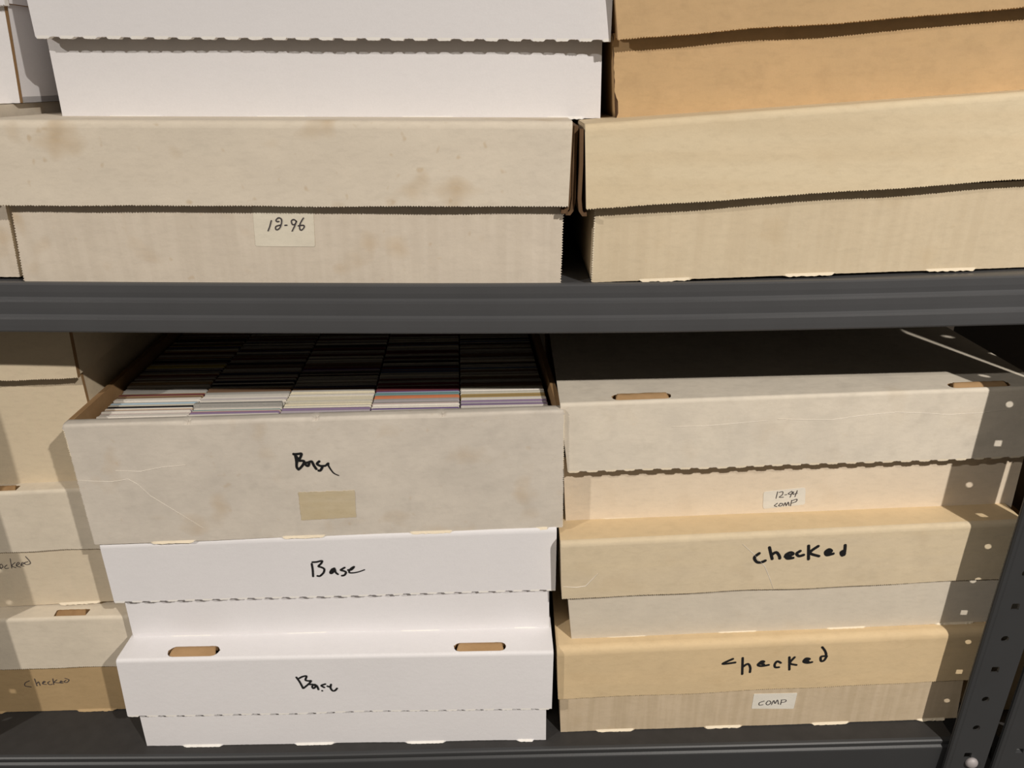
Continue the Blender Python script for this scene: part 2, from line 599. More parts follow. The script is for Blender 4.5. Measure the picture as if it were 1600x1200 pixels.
def ribbon(bm, pn, strokes, x0, y0, k, width, lift):
    """pen strokes traced in the photograph, laid as thin ink on the box face"""
    for st in strokes:
        if isinstance(st, tuple) and isinstance(st[0], list):
            pts, ws = st
        else:
            pts, ws = st, None
        dense = []
        npt = len(pts)
        if npt == 1:
            dense = [(pts[0][0], pts[0][1], 0.0)]
        for i in range(npt - 1):
            p0 = pts[max(0, i - 1)]
            p1, p2 = pts[i], pts[i + 1]
            p3 = pts[min(npt - 1, i + 2)]
            for q in range(5):
                t = q / 5
                c = []
                for d in (0, 1):
                    c.append(0.5 * (2 * p1[d] + (p2[d] - p0[d]) * t + (2 * p0[d] - 5 * p1[d] + 4 * p2[d] - p3[d]) * t * t
                                    + (3 * p1[d] - p0[d] - 3 * p2[d] + p3[d]) * t ** 3))
                dense.append((c[0], c[1], (i + t) / max(1, npt - 1)))
        if npt > 1:
            dense.append((pts[-1][0], pts[-1][1], 1.0))
        P3 = []
        for x, y, s in dense:
            w = width if ws is None else lerp(ws[0], ws[1], s)
            P3.append((pn.face(x0 + x / k, y0 + y / k, lift), w))
        ex = (pn.TR - pn.TL).normalized()
        ez = Vector((0, 0, 1))
        for p, w in P3:
            ring = [bm.verts.new(p + ex * (math.cos(a) * w / 2) + ez * (math.sin(a) * w / 2)) for a in [i * math.pi / 5 for i in range(10)]]
            bm.faces.new(ring)
        for (p, w), (q, w2) in zip(P3, P3[1:]):
            d = q - p
            if d.length < 1e-7:
                continue
            nn = pn.D.cross(d).normalized()
            bm.faces.new([bm.verts.new(v) for v in (p + nn * w / 2, q + nn * w2 / 2, q - nn * w2 / 2, p - nn * w / 2)])


def writing(pn, strokes, x0, y0, k, width, parent, mat=None, lift=0.0003, extra=0.0):
    bm = bmesh.new()
    ribbon(bm, pn, strokes, x0, y0, k, width, lift + extra)
    # give the ink film a little body so it is not a bare sheet
    o = link_mesh('handwriting', bm, mat or M_INK, parent)
    return o


def sticker(pn, quad, mat, parent, lift=0.00035, rad=0.12, name='label', rag=0.0, seed=0):
    """paper sticker or residue patch: outline with softened corners, thin but solid"""
    rnd = random.Random(seed)
    pts = [Vector((x, y)) for x, y in quad]
    loop = []
    for i in range(4):
        p, a, b = pts[i], pts[i - 1], pts[(i + 1) % 4]
        s = min((a - p).length, (b - p).length) * rad
        d1, d2 = (a - p).normalized() * s, (b - p).normalized() * s
        for q in range(5):
            t = q / 4
            loop.append((p + d1) * (1 - t) ** 2 + p * 2 * t * (1 - t) + (p + d2) * t ** 2)
    if rag:
        out = []
        for i in range(len(loop)):
            a, b = loop[i], loop[(i + 1) % len(loop)]
            m = max(1, int((b - a).length / 3))
            for q in range(m):
                p = a.lerp(b, q / m)
                out.append(p + Vector((rnd.uniform(-rag, rag), rnd.uniform(-rag, rag))))
        loop = out
    bm = bmesh.new()
    f0 = [bm.verts.new(pn.face(p.x, p.y, lift)) for p in loop]
    f1 = [bm.verts.new(pn.face(p.x, p.y, -0.0001)) for p in loop]
    bm.faces.new(f0)
    bm.faces.new(list(reversed(f1)))
    for i in range(len(loop)):
        j = (i + 1) % len(loop)
        bm.faces.new((f0[i], f1[i], f1[j], f0[j]))
    return link_mesh(name, bm, mat, parent)


def crease(pn, lines, parent, width=0.0006, mat=None, lift=0.00006):
    for ln in lines:
        bm = bmesh.new()
        P = [pn.face(x, y, lift) for x, y in ln]
        n = len(P)
        prev = None
        for i, p in enumerate(P):
            d = (P[min(n - 1, i + 1)] - P[max(0, i - 1)])
            nn = pn.D.cross(d).normalized()
            w = width * (0.25 + 0.75 * math.sin(math.pi * (i + 0.3) / (n - 0.4)))
            ring = (bm.verts.new(p + nn * w / 2), bm.verts.new(p - pn.D * 0.0003), bm.verts.new(p - nn * w / 2))
            if prev:
                bm.faces.new((prev[0], ring[0], ring[1], prev[1]))
                bm.faces.new((prev[1], ring[1], ring[2], prev[2]))
            prev = ring
        link_mesh('crease', bm, mat or M_CREASE, parent)


# ------------------------------------------------------------------ room
bm = bmesh.new()
slab(bm, [Vector(p) for p in ((-2.5, -1.6, 0), (2.5, -1.6, 0), (2.5, -1.6, -.05), (-2.5, -1.6, -.05), (-2.5, 1.4, 0), (2.5, 1.4, 0), (2.5, 1.4, -.05), (-2.5, 1.4, -.05))])
o = link_mesh('floor', bm, M_FLOOR)
o['kind'] = 'structure'
bm = bmesh.new()
slab(bm, [Vector(p) for p in ((-2.5, 1.35, 2.6), (2.5, 1.35, 2.6), (2.5, 1.35, 0), (-2.5, 1.35, 0), (-2.5, 1.4, 2.6), (2.5, 1.4, 2.6), (2.5, 1.4, 0), (-2.5, 1.4, 0))])
o = link_mesh('wall_back', bm, M_WALL)
o['kind'] = 'structure'

# ------------------------------------------------------------------ shelving unit
X_L, X_R = -0.535, 0.4265                     # outer sides of the uprights
Y_POST = 0.4940
LIP_Y = 0.4935
DECK_Z = ZC - 0.5580

unit = thing('shelving_unit', (0, 0.8, 0), 'dark grey metal shelving unit with perforated posts carrying all the card boxes', 'shelving unit')


def interp(pts, x):
    if x <= pts[0][0]:
        a, b = pts[0], pts[1]
    elif x >= pts[-1][0]:
        a, b = pts[-2], pts[-1]
    else:
        for a, b in zip(pts, pts[1:]):
            if a[0] <= x <= b[0]:
                break
    t = (x - a[0]) / (b[0] - a[0])
    return a[1] + (b[1] - a[1]) * t


def smooth_line(samples):
    """heights of a slightly sagging shelf edge at several places -> smooth function of x"""
    xs = [on_front(px, py, LIP_Y, 0) for px, py in samples]
    pts = [(p.x, p.z) for p in xs]
    return lambda x: sum(interp(pts, x + d) for d in (-0.08, -0.04, 0, 0.04, 0.08)) / 5


def make_shelf(lip_y, top_line, bands, x0, x1, top_mat, depth=0.60, parent=None, step=0.0036, steel=None, recess=0.0):
    """sheet-metal shelf: stepped front lip rolled under, flat deck, rear lip"""
    bm = bmesh.new()
    n = 48
    cols = []
    h = bands[-1]
    prof = [(recess, 0.0, depth), (recess, 0.0, 0.0045), (0.0, 0.0, 0.0038), (0.0006, 0.0, 0.0016), (0.0016, 0, 0.0004)]
    # (down, unused, back)
    b = 0.0
    for i, d in enumerate(bands):
        last = i == len(bands) - 1
        prev = bands[i - 1] if i else 0.0016
        prof.append((prev + (d - prev) * 0.5, 0, b + 0.0006))
        prof.append((d - 0.0012, 0, b + 0.0012))
        if not last:
            prof.append((d + 0.0002, 0, b - 0.0006))
            prof.append((d + 0.0012, 0, b - step + 0.0002))
            b -= step
    prof += [(h, 0, b + 0.0020), (h, 0, b + 0.020), (h - 0.0015, 0, b + 0.020), (h - 0.0015, 0, b + 0.006), (recess + 0.0015, 0, 0.0075), (recess + 0.0015, 0, depth)]
    for i in range(n + 1):
        x = lerp(x0, x1, i / n)
        z = top_line(x)
        y = lip_y(x)
        cols.append([bm.verts.new((x, y + bk if bk < depth else LIP_Y + bk, z - dn)) for dn, _, bk in prof])
    k = len(prof)
    for i in range(n):
        A, B = cols[i], cols[i + 1]
        for j in range(k):
            j2 = (j + 1) % k
            f = bm.faces.new((A[j], B[j], B[j2], A[j2]))
            f.material_index = 1 if j < 2 else 0
    bm.faces.new(cols[0])
    bm.faces.new(cols[-1])
    return link_mesh('shelf', bm, [steel or M_STEEL, top_mat], parent or unit)


UP_LINE = smooth_line([(0, 441.5), (400, 444), (870, 445), (1250, 439.5), (1600, 430)])
_low = [on_level(px, py, DECK_Z) for px, py in ((0, 1185), (400, 1183), (800, 1173), (1200, 1164), (1490, 1156))]
_lowp = [(p.x, p.y) for p in _low]


def low_lip(x):
    return sum(interp(_lowp, x + d) for d in (-0.08, -0.04, 0, 0.04, 0.08)) / 5


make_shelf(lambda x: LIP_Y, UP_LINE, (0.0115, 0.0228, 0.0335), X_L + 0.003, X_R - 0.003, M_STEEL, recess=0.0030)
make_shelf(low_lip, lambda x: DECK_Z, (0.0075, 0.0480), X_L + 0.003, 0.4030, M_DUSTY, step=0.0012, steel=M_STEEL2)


def upright(name, parent, xa, xb, yf, z0, z1, flange_at, mat, hole_x, holes):
    """angle-section post: perforated front face with rounded near edge and a return flange"""
    bm = bmesh.new()
    t = 0.0018
    edge = 0.004
    outer = [Vector((xa, z0, 0)), Vector((xb, z0, 0)), Vector((xb, z1, 0)), Vector((xa, z1, 0))]
    loops = [outer]
    for z, kind in holes:
        if kind == 'round':
            lp = [Vector((hole_x + 0.0033 * math.cos(a), z + 0.0033 * math.sin(a), 0)) for a in [i * math.pi / 8 for i in range(16)]]
        else:
            q = 0.0033
            lp = [Vector((hole_x + dx * q, z + dz * q, 0)) for dx, dz in ((-1, -.8), (-.8, -1), (.8, -1), (1, -.8), (1, .8), (.8, 1), (-.8, 1), (-1, .8))]
        loops.append(lp)
    flat = [p for l in loops for p in l]
    front = [bm.verts.new((p.x, yf, p.y)) for p in flat]
    back = [bm.verts.new((p.x, yf + t, p.y)) for p in flat]
    for tri in tessellate_polygon(loops):
        try:
            bm.faces.new([front[k] for k in tri])
            bm.faces.new([back[k] for k in reversed(tri)])
        except ValueError:
            pass
    base = 0
    for l in loops:
        m = len(l)
        for k in range(m):
            k2 = (k + 1) % m
            bm.faces.new((front[base + k], front[base + k2], back[base + k2], back[base + k]))
        base += m
    # rolled near edge (small bead) and return flange
    sx = xa if flange_at == 'right' else xb
    d = 1 if flange_at == 'right' else -1
    bead = [(0.0, -0.0001), (0.0012 * d, -0.0016), (0.0032 * d, -0.0020), (0.0046 * d, -0.0008), (0.0050 * d, 0.0004), (0.0, 0.0004)]
    for za, zb in ((z0, z1),):
        A = [bm.verts.new((sx + x, yf + y, za)) for x, y in bead]
        B = [bm.verts.new((sx + x, yf + y, zb)) for x, y in bead]
        for k in range(len(bead)):
            k2 = (k + 1) % len(bead)
            bm.faces.new((A[k], A[k2], B[k2], B[k]))
        bm.faces.new(A)
        bm.faces.new(list(reversed(B)))
    fx = xb if flange_at == 'right' else xa
    slab(bm, [Vector(p) for p in ((fx - t * d, yf + t, z1), (fx, yf + t, z1), (fx, yf + t, z0), (fx - t * d, yf + t, z0),
                                  (fx - t * d, yf + 0.024, z1), (fx, yf + 0.024, z1), (fx, yf + 0.024, z0), (fx - t * d, yf + 0.024, z0))])
    return link_mesh(name, bm, mat, parent)


hole_z = []
kinds = ['square', 'round', 'round', 'square', 'round']
for i in range(-22, 32):
    hole_z.append((ZC - 0.5700 + 0.03337 * i, kinds[i % 5]))
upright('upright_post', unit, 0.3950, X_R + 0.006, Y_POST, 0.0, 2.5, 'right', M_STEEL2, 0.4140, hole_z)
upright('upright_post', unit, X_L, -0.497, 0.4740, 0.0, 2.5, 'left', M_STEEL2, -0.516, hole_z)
for sx in (0.414,):
    bm = bmesh.new()
    c = on_front(1517, 1190, Y_POST, 0)
    bmesh.ops.create_uvsphere(bm, u_segments=16, v_segments=8, radius=0.0055)
    for v in bm.verts:
        v.co = Vector((v.co.x, v.co.y * 0.7, v.co.z)) + Vector((c.x, Y_POST - 0.0012, c.z))
    link_mesh('bolt', bm, M_ZINC, unit, smooth=True)

# neighbouring unit: one more post, seen as a dark strip at the lower right corner
unit2 = thing('shelving_unit', (0.60, 0.8, 0), 'neighbouring metal shelving unit, only its dark post showing past the perforated right post', 'shelving unit')
bm = bmesh.new()
slab(bm, [Vector(p) for p in ((0.700, 0.52, 2.4), (0.703, 0.52, 2.4), (0.703, 0.52, 0.0), (0.700, 0.52, 0.0), (0.700, 1.12, 2.4), (0.703, 1.12, 2.4), (0.703, 1.12, 0.0), (0.700, 1.12, 0.0))])
link_mesh('light_block_panel', bm, M_STEEL2, unit2)  # unseen panel, added to keep ambient light off the shelf's right side
upright('upright_post', unit2, 0.4430, 0.485, 0.4985, 0.0, 2.5, 'right', M_STEEL2, 0.4640, hole_z)
make_shelf(lambda x: 0.5020, lambda x: DECK_Z, (0.0130, 0.0300), 0.4450, 0.699, M_DUSTY, parent=unit2, steel=M_STEEL2)

# ------------------------------------------------------------------ boxes
BOXLEN = 0.455
BOXES = {}


def box(key, label, base=None, lid=None, group=None, cat='box', length=BOXLEN, dslope=None):
    """base / lid: dict(q=corner pixels TL TR BR BL, ya, s, mat, plus builder options)"""
    ref = base or lid
    ds = ref['s'] if dslope is None else dslope
    pb = Panel(base['q'], base['ya'], base['s'], ds, length) if base else None
    pl = Panel(lid['q'], lid['ya'], lid['s'], ds, length + 0.008) if lid else None
    p = pb or pl
    mid = (p.BL + p.BR) / 2 + p.D * (length / 2)
    root = thing('storage_box', mid, label, cat, group)
    out = {'root': root, 'pb': pb, 'pl': pl}
    bs = abs(hash_(key))
    if base:
        out['base'] = make_base(pb, [base['mat'], M_KRAFT, base.get('edge', M_EDGE)], root, seed=bs, **base.get('opt', {}))
    if lid:
        holes = [stadium(pl, *h[0], **h[1]) for h in lid.get('holes', ())]
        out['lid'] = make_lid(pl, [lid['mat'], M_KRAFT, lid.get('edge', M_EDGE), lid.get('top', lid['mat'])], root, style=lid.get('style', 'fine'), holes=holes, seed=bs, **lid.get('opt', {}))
        for i, h in enumerate(holes):
            handle_flap(pl, h, out['lid'], seed=i + bs, mat=lid.get('flap'))
    BOXES[key] = out
    return out


def hash_(s):
    v = 0
    for c in s:
        v = (v * 31 + ord(c)) % 97
    return v


# --- upper shelf, middle: new white box on a stained one
A = box('A', 'clean white card box on top of the stained box labelled 12-96',
        base=dict(q=((69, 40), (941.5, 42), (938, 184.8), (97.5, 182.8)), ya=0.5435, s=0.0, mat=M_WHITE, edge=M_WEDGE),
        lid=dict(q=((24, -80), (961, -80), (954, 62), (55, 57)), ya=0.5310, s=0.0, mat=M_WHITE2, edge=M_WEDGE, style='scallop'))
B = box('B', 'stained off-white card box with the 12-96 sticker on the upper shelf',
        base=dict(q=((17, 316), (880, 318), (875, 444.5), (40, 443.5)), ya=0.5035, s=0.0, mat=M_AGED_B, opt=dict(tooth=0.0009, tabs=False)),
        lid=dict(q=((-52, 187), (895, 189.5), (888, 322), (-17, 320.5)), ya=0.4950, s=0.0, mat=M_AGED))
# --- upper shelf, right
C = box('C', 'cream card box on the upper shelf under the brown kraft one',
        base=dict(q=((931, 318), (1755, 274), (1730, 413), (925, 441)), ya=0.500, s=0.055, mat=M_CREAM_B, opt=dict(tooth=0.0009)),
        lid=dict(q=((914, 194), (1790, 129), (1765, 268), (916, 326)), ya=0.4900, s=0.055, mat=M_CREAM), dslope=0.0)
D = box('D', 'brown kraft card box with torn edge on top of the cream box',
        base=dict(q=((958, 52), (1790, 0), (1790, 126.5), (962, 184.5)), ya=0.5365, s=-0.02, mat=M_TAN, edge=M_FLUTE, opt=dict(ragged=0.004, tabs=False)),
        lid=dict(q=((957, -70), (1830, -130), (1820, -6), (966, 61)), ya=0.5240, s=-0.02, mat=M_TAN, edge=M_TAN, opt=dict(r=0.008)), dslope=0.0)
# --- upper shelf, left
E_ = box('E', 'white box corner at the top left beside the clean white box',
         base=dict(q=((-300, -5), (3, -10), (31, 161), (-240, 166)), ya=0.555, s=0.0, mat=M_WHITE2, edge=M_KRAFT, opt=dict(tabs=False)),
         lid=dict(q=((-330, -90), (-8, -95), (7.5, 7), (-300, 9)), ya=0.550, s=0.0, mat=M_WHITE, edge=M_WEDGE))
F_ = box('F', 'pale box sliver at the far left of the upper shelf beside the stained box',
         base=dict(q=((-275, 318), (7, 318), (31, 433), (-240, 433)), ya=0.512, s=0.0, mat=M_AGED_B, opt=dict(tabs=False)),
         lid=dict(q=((-330, 165.5), (-56, 165.5), (-22, 316), (-300, 316)), ya=0.506, s=0.0, mat=M_AGED))

# --- lower shelf, middle stack
G = box('G', 'open greyish-white card box full of cards, topmost of the middle stack, marked Base',
        base=dict(q=((97, 664), (881, 641), (878, 823.5), (149, 851)), ya=0.525, s=0.05, mat=M_GREYED,
                  opt=dict(tooth=0.0010, front=0.011, r=0.0025, wall=0.0045, notches=(0.243, 0.498, 0.752), tab_start=0.045, tab_gap=0.105)), dslope=0.07)
H = box('H', 'white card box marked Base directly under the open box of cards',
        base=dict(q=((192, 930), (858, 905), (858, 981), (209, 996)), ya=0.527, s=0.033, mat=M_WHITE, edge=M_WEDGE),
        lid=dict(q=((154.5, 849.5), (870, 824.5), (868, 921), (178, 941)), ya=0.5228, s=0.04, mat=M_WHITE2, edge=M_WEDGE, style='scallop'), dslope=0.04)
J = box('J', 'white card box with two brown hand slots, bottom of the middle stack, marked Base',
        base=dict(q=((214, 1100), (853.5, 1085), (853, 1156), (230, 1165)), ya=0.4995, s=0.0175, mat=M_WHITE, edge=M_WEDGE),
        lid=dict(q=((180.5, 1032), (865, 1019), (862, 1106), (199, 1119)), ya=0.4963, s=0.0268, mat=M_WHITE2, edge=M_WEDGE, style='scallop', opt=dict(r=0.0026),
                 holes=[((261, 1021, 342, 1019, 1010, 1029.5), {}), ((709, 1014, 791, 1012, 1004, 1021.5), {})]), dslope=0.02)
# --- lower shelf, right stack
K = box('K', 'old off-white card box with two brown hand slots and the 12-94 COMP sticker',
        base=dict(q=((880, 715), (1606, 690), (1580, 794), (884, 814)), ya=0.5440, s=0.028, mat=M_OLDW_B),
        lid=dict(q=((875, 631), (1640, 603.5), (1612, 713.5), (887, 737)), ya=0.5290, s=0.030, mat=M_OLDW, style='scallop', opt=dict(r=0.0026),
                 holes=[((957, 625, 1051, 622, 615, 630), {}), ((1487, 607, 1583, 603, 597, 611.5), {})]), dslope=0.0)
L_ = box('L', 'yellowed card box marked checked, second from the top of the right stack',
         base=dict(q=((886, 915), (1580, 880), (1548, 971), (893, 999)), ya=0.5166, s=0.036, mat=M_GREYB),
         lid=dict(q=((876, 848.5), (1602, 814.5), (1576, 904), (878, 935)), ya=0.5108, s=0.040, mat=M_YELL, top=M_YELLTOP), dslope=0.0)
M_ = box('M', 'ochre card box marked checked with the COMP sticker, bottom of the right stack',
         base=dict(q=((874, 1075), (1508, 1050), (1495, 1122), (876, 1144)), ya=0.5066, s=0.0420, mat=M_DULLB),
         lid=dict(q=((870, 1015.5), (1549, 984.5), (1527, 1062), (872, 1092)), ya=0.5030, s=0.0435, mat=M_OCHRE, opt=dict(r=0.006)), dslope=0.0)
# --- lower shelf, left stack
N = box('N', 'tall buff box at the far left of the lower shelf, topmost of its stack',
        base=dict(q=((-240, 565), (118, 552), (166, 752), (-190, 767)), ya=0.5735, s=0.0345, mat=M_BUFF, edge=M_KRAFT),
        lid=dict(q=((-250, 494), (103, 494), (121.5, 589.5), (-225, 603)), ya=0.5612, s=0.0345, mat=M_BUFF, edge=M_KRAFT), dslope=0.07)
O = box('O', 'pale box at far left with pen writing, directly under the tall buff box',
        base=dict(q=((-170, 850), (185, 845), (205, 938), (-150, 956)), ya=0.5620, s=0.0345, mat=M_PALEB),
        lid=dict(q=((-200, 779), (170, 762), (192, 855), (-170, 871)), ya=0.5585, s=0.0345, mat=M_PALE, style='fine', flap=M_KRAFT, opt=dict(r=0.0026),
                 holes=[((-28, 767, 25, 766, 760.5, 771), dict(square=True))]), dslope=0.07)
P_ = box('P', 'white-lidded brown box with pen-written Checked, bottom of the far left stack',
         base=dict(q=((-130, 1030), (220, 1022), (240, 1106), (-110, 1116)), ya=0.5484, s=0.0345, mat=M_BROWNB, edge=M_BROWNB),
         lid=dict(q=((-160, 973), (200, 963), (225, 1039), (-135, 1050)), ya=0.5445, s=0.0345, mat=M_PALE, flap=M_KRAFT, opt=dict(r=0.0026),
                  holes=[((84, 961, 136, 960, 952.5, 967), dict(square=True))]), dslope=0.07)
# --- beyond the right post
Q_ = box('Q', 'tan box in the dark beyond the perforated right post',
         base=dict(q=((1545, 1000), (2200, 1000), (2080, 1109), (1508, 1109)), ya=0.535, s=0.0, mat=M_OCHRE, opt=dict(tabs=False)))

# ------------------------------------------------------------------ lid side flaps between the two upper boxes


def side_flap(parent, x, y0, z_top, z_bot, curl, mat=M_FLUTE, t=0.0028, length=0.44):
    """one layer of a lid's side flap seen edge-on, its lower end curling under"""
    bm = bmesh.new()
    path = [(x, z_top), (x + curl * 0.0005, lerp(z_top, z_bot, 0.4)), (x + curl * 0.0002, lerp(z_top, z_bot, 0.8)),
            (x + curl * 0.0012, z_bot + 0.003), (x + curl * 0.0028, z_bot + 0.0008), (x + curl * 0.0052, z_bot + 0.0010)]
    rows = []
    for i, (px, pz) in enumerate(path):
        a, b = path[max(0, i - 1)], path[min(len(path) - 1, i + 1)]
        d = Vector((b[0] - a[0], b[1] - a[1])).normalized()
        nx, nz = -d.y, d.x
        rows.append([bm.verts.new((px + nx * t / 2, y0, pz + nz * t / 2)), bm.verts.new((px - nx * t / 2, y0, pz - nz * t / 2)),
                     bm.verts.new((px - nx * t / 2, y0 + length, pz - nz * t / 2)), bm.verts.new((px + nx * t / 2, y0 + length, pz + nz * t / 2))])
    for a, b in zip(rows, rows[1:]):
        for k in range(4):
            k2 = (k + 1) % 4
            bm.faces.new((a[k], a[k2], b[k2], b[k]))
    bm.faces.new(rows[0])
    bm.faces.new(rows[-1])
    return link_mesh('side_flap', bm, mat, parent)


pB, pC = B['pl'], C['pl']
xr = pB.TR.x
side_flap(B['lid'], xr - 0.0006, pB.TR.y + 0.002, pB.TR.z - 0.002, on_front(893, 333, 0.497, 0).z, -1, t=0.0026)
side_flap(B['lid'], xr + 0.0026, pB.TR.y + 0.003, pB.TR.z - 0.003, on_front(898, 336, 0.497, 0).z, -1, t=0.0026)
side_flap(C['lid'], pC.TL.x - 0.0018, pC.TL.y + 0.001, pC.TL.z - 0.003, on_front(912, 336, 0.497, 0).z, 1, t=0.0024)

# ------------------------------------------------------------------ writing, stickers, creases
BASE_G = [[(190, 185), (215, 205), (235, 300), (240, 390), (268, 428)],
          [(192, 190), (260, 185), (312, 182), (300, 230), (272, 288), (320, 290), (355, 302), (340, 350), (300, 400), (270, 425)],
          [(215, 205), (250, 255), (240, 330)],
          [(345, 335), (390, 322), (432, 322), (422, 368), (395, 368), (372, 342)],
          [(430, 312), (470, 302), (490, 330), (510, 370), (545, 420)],
          [(590, 302), (556, 340), (600, 370), (640, 382), (612, 440), (582, 445)],
          ([(640, 375), (690, 368), (730, 332), (735, 370), (770, 430), (820, 490), (895, 526)], [0.0021, 0.0008])]
writing(G['pb'], BASE_G, 440, 690, 10, 0.0021, G['base'])
BASE_H = [[(230, 275), (250, 400), (258, 535)],
          [(245, 240), (330, 235), (440, 212), (430, 260), (370, 325), (430, 345), (490, 380), (480, 450), (425, 510), (390, 530), (350, 525)],
          [(700, 365), (650, 390), (615, 450), (640, 470), (690, 430), (710, 382), (730, 450), (775, 488)],
          [(660, 410), (680, 430), (650, 450)],
          [(915, 350), (835, 400), (900, 420), (945, 450), (912, 505), (860, 518)],
          ([(990, 400), (1060, 390), (1110, 332), (1035, 380), (1010, 450), (1090, 458), (1200, 440), (1330, 395)], [0.0020, 0.0011])]
writing(H['pl'], BASE_H, 470, 860, 13.333, 0.0018, H['lid'])
BASE_J = [[(310, 235), (380, 330), (450, 460)],
          [(370, 255), (440, 220), (520, 212), (500, 290), (560, 310), (615, 310), (570, 370), (460, 460)],
          [(590, 385), (660, 385), (640, 430), (665, 465), (710, 430), (690, 385), (740, 420), (770, 490)],
          [(910, 380), (830, 410), (890, 450)], [(848, 518)],
          [(955, 425), (1010, 440), (1030, 390), (1020, 460), (1060, 520), (1110, 520), (1155, 475)]]
writing(J['pl'], BASE_J, 440, 1040, 13.333, 0.0018, J['lid'])
CHECK_L = [[(460, 610), (420, 645), (440, 682), (475, 685), (510, 670)], [(545, 560), (556, 610), (567, 655)], [(562, 622), (600, 600), (625, 628), (630, 650)],
           [(675, 635), (740, 615), (720, 600), (680, 622), (692, 650), (740, 645)], [(700, 625), (720, 640)], [(800, 588), (770, 610), (790, 630), (828, 620)],
           [(870, 545), (868, 655)], [(950, 548), (880, 602), (955, 630)], [(1010, 600), (1060, 590), (1040, 575), (1010, 597), (1022, 622), (1075, 610)],
           [(1030, 600), (1050, 605)], [(1175, 540), (1172, 580), (1165, 620)], [(1165, 585), (1140, 600), (1150, 625), (1170, 610)]]
writing(L_['pl'], CHECK_L, 1100, 750, 5.333, 0.0026, L_['lid'])
CHECK_M = [[(240, 262), (155, 302), (260, 292)], [(322, 255), (318, 390)], [(320, 332), (365, 305), (385, 335), (383, 375)],
           [(450, 310), (500, 290), (480, 285), (450, 315), (480, 325), (540, 315)], [(470, 305), (500, 310)], [(640, 298), (612, 285), (590, 310), (595, 335), (625, 335)],
           [(712, 250), (712, 355)], [(755, 250), (716, 300), (770, 315)], [(830, 280), (880, 265), (850, 260), (830, 287), (860, 297), (900, 290)], [(845, 280), (870, 285)],
           [(985, 165), (1010, 200), (1015, 235), (975, 245), (975, 280), (1000, 275), (1022, 240)]]
writing(M_['pl'], CHECK_M, 1100, 980, 5.333, 0.0022, M_['lid'])

lb = sticker(B['pb'], ((394.5, 322), (489.7, 322), (492.5, 385.3), (399.5, 384.5)), M_LABEL_A, B['base'], rad=0.05)
writing(B['pb'], [[(460, 325), (430, 440), (395, 535)],
                  [(620, 340), (580, 345), (560, 312), (610, 265), (668, 290), (675, 370), (640, 470), (580, 515), (550, 490), (562, 442), (650, 415)],
                  [(745, 420), (785, 418)], [(985, 340), (930, 300), (880, 330), (900, 400), (950, 400), (985, 340), (950, 430), (895, 540)],
                  [(1130, 270), (1080, 350), (1050, 430), (1060, 508), (1100, 515), (1145, 460), (1130, 420), (1022, 430)]], 390, 320, 13.333, 0.00085, lb, M_PEN, extra=0.0003)
lk = sticker(K['pb'], ((1192.8, 768.4), (1258.4, 761.2), (1257.5, 787.5), (1191.8, 795)), M_LABEL_W, K['base'], rad=0.15)
writing(K['pb'], [[(612, 95), (598, 150)], [(625, 100), (655, 95), (650, 120), (625, 140), (660, 140)], [(672, 120), (688, 118)],
                  [(730, 90), (700, 110), (725, 115), (735, 95), (715, 140)], [(745, 95), (740, 115), (775, 105)], [(775, 85), (755, 135)],
                  [(610, 190), (585, 210), (605, 218)], [(635, 190), (620, 210), (640, 212), (655, 195), (635, 190)],
                  [(660, 212), (675, 185), (682, 210), (700, 180), (705, 208)], [(718, 210), (728, 165)], [(728, 170), (770, 155), (765, 175), (730, 188)]],
        1100, 750, 5.333, 0.0007, lk, M_PEN, extra=0.0003)
lm = sticker(M_['pb'], ((1178, 1084), (1245.5, 1082), (1239.7, 1106.5), (1174, 1106.8)), M_LABEL_W, M_['base'], rad=0.05)
writing(M_['pb'], [[(500, 610), (460, 625), (460, 645), (490, 640)], [(530, 610), (515, 630), (530, 642), (555, 625), (545, 608), (530, 610)],
                   [(560, 640), (580, 605), (590, 630), (610, 600), (618, 635)], [(635, 638), (645, 600)], [(640, 600), (680, 600), (675, 615), (640, 622)]],
        1100, 980, 5.333, 0.0007, lm, M_PEN, extra=0.0003)
writing(O['pb'], [[(-110, 330), (-150, 370), (-120, 400), (-80, 385)], [(-60, 280), (-45, 395)], [(-45, 365), (-25, 350), (-10, 390)],
                  [(0, 385), (40, 365), (20, 330), (0, 350), (20, 390)], [(90, 340), (60, 365), (75, 385), (110, 380)], [(130, 260), (150, 380)],
                  [(190, 310), (150, 350), (200, 375)], [(210, 350), (245, 320), (225, 310), (205, 350), (260, 368)], [(260, 345), (300, 320), (280, 310), (265, 345), (300, 355)],
                  [(320, 235), (375, 300), (370, 330), (320, 335), (310, 312), (350, 300)]], 0, 840, 8, 0.0007, O['base'], M_PEN)
writing(P_['pb'], [[(290, 340), (250, 360), (250, 390), (310, 400)], [(340, 320), (365, 390)], [(365, 365), (380, 350), (395, 385)],
                   [(420, 365), (445, 350), (430, 345), (420, 370), (455, 375)], [(490, 345), (470, 360), (490, 378), (515, 372)], [(520, 320), (530, 375)],
                   [(560, 330), (535, 355), (590, 360)], [(590, 355), (615, 350), (600, 340), (595, 360), (620, 362)], [(640, 315), (680, 330), (660, 355), (630, 350), (650, 335)]],
        0, 1010, 6.316, 0.0008, P_['base'], M_PEN)
tp = sticker(G['pb'], ((466, 769), (554, 766), (556.5, 808), (471, 813)), M_TAPE, G['base'], rad=0.03, name='tape_residue', rag=0.6, seed=3)
tp['label'] = 'yellowed rectangle of old tape residue'
crease(G['pb'], [[(122, 751), (150, 752.5), (175, 753), (200, 749), (215, 757), (235, 775), (265, 793), (290, 808), (318, 825)], [(180, 736), (220, 737), (255, 730), (290, 727)]], G['base'])
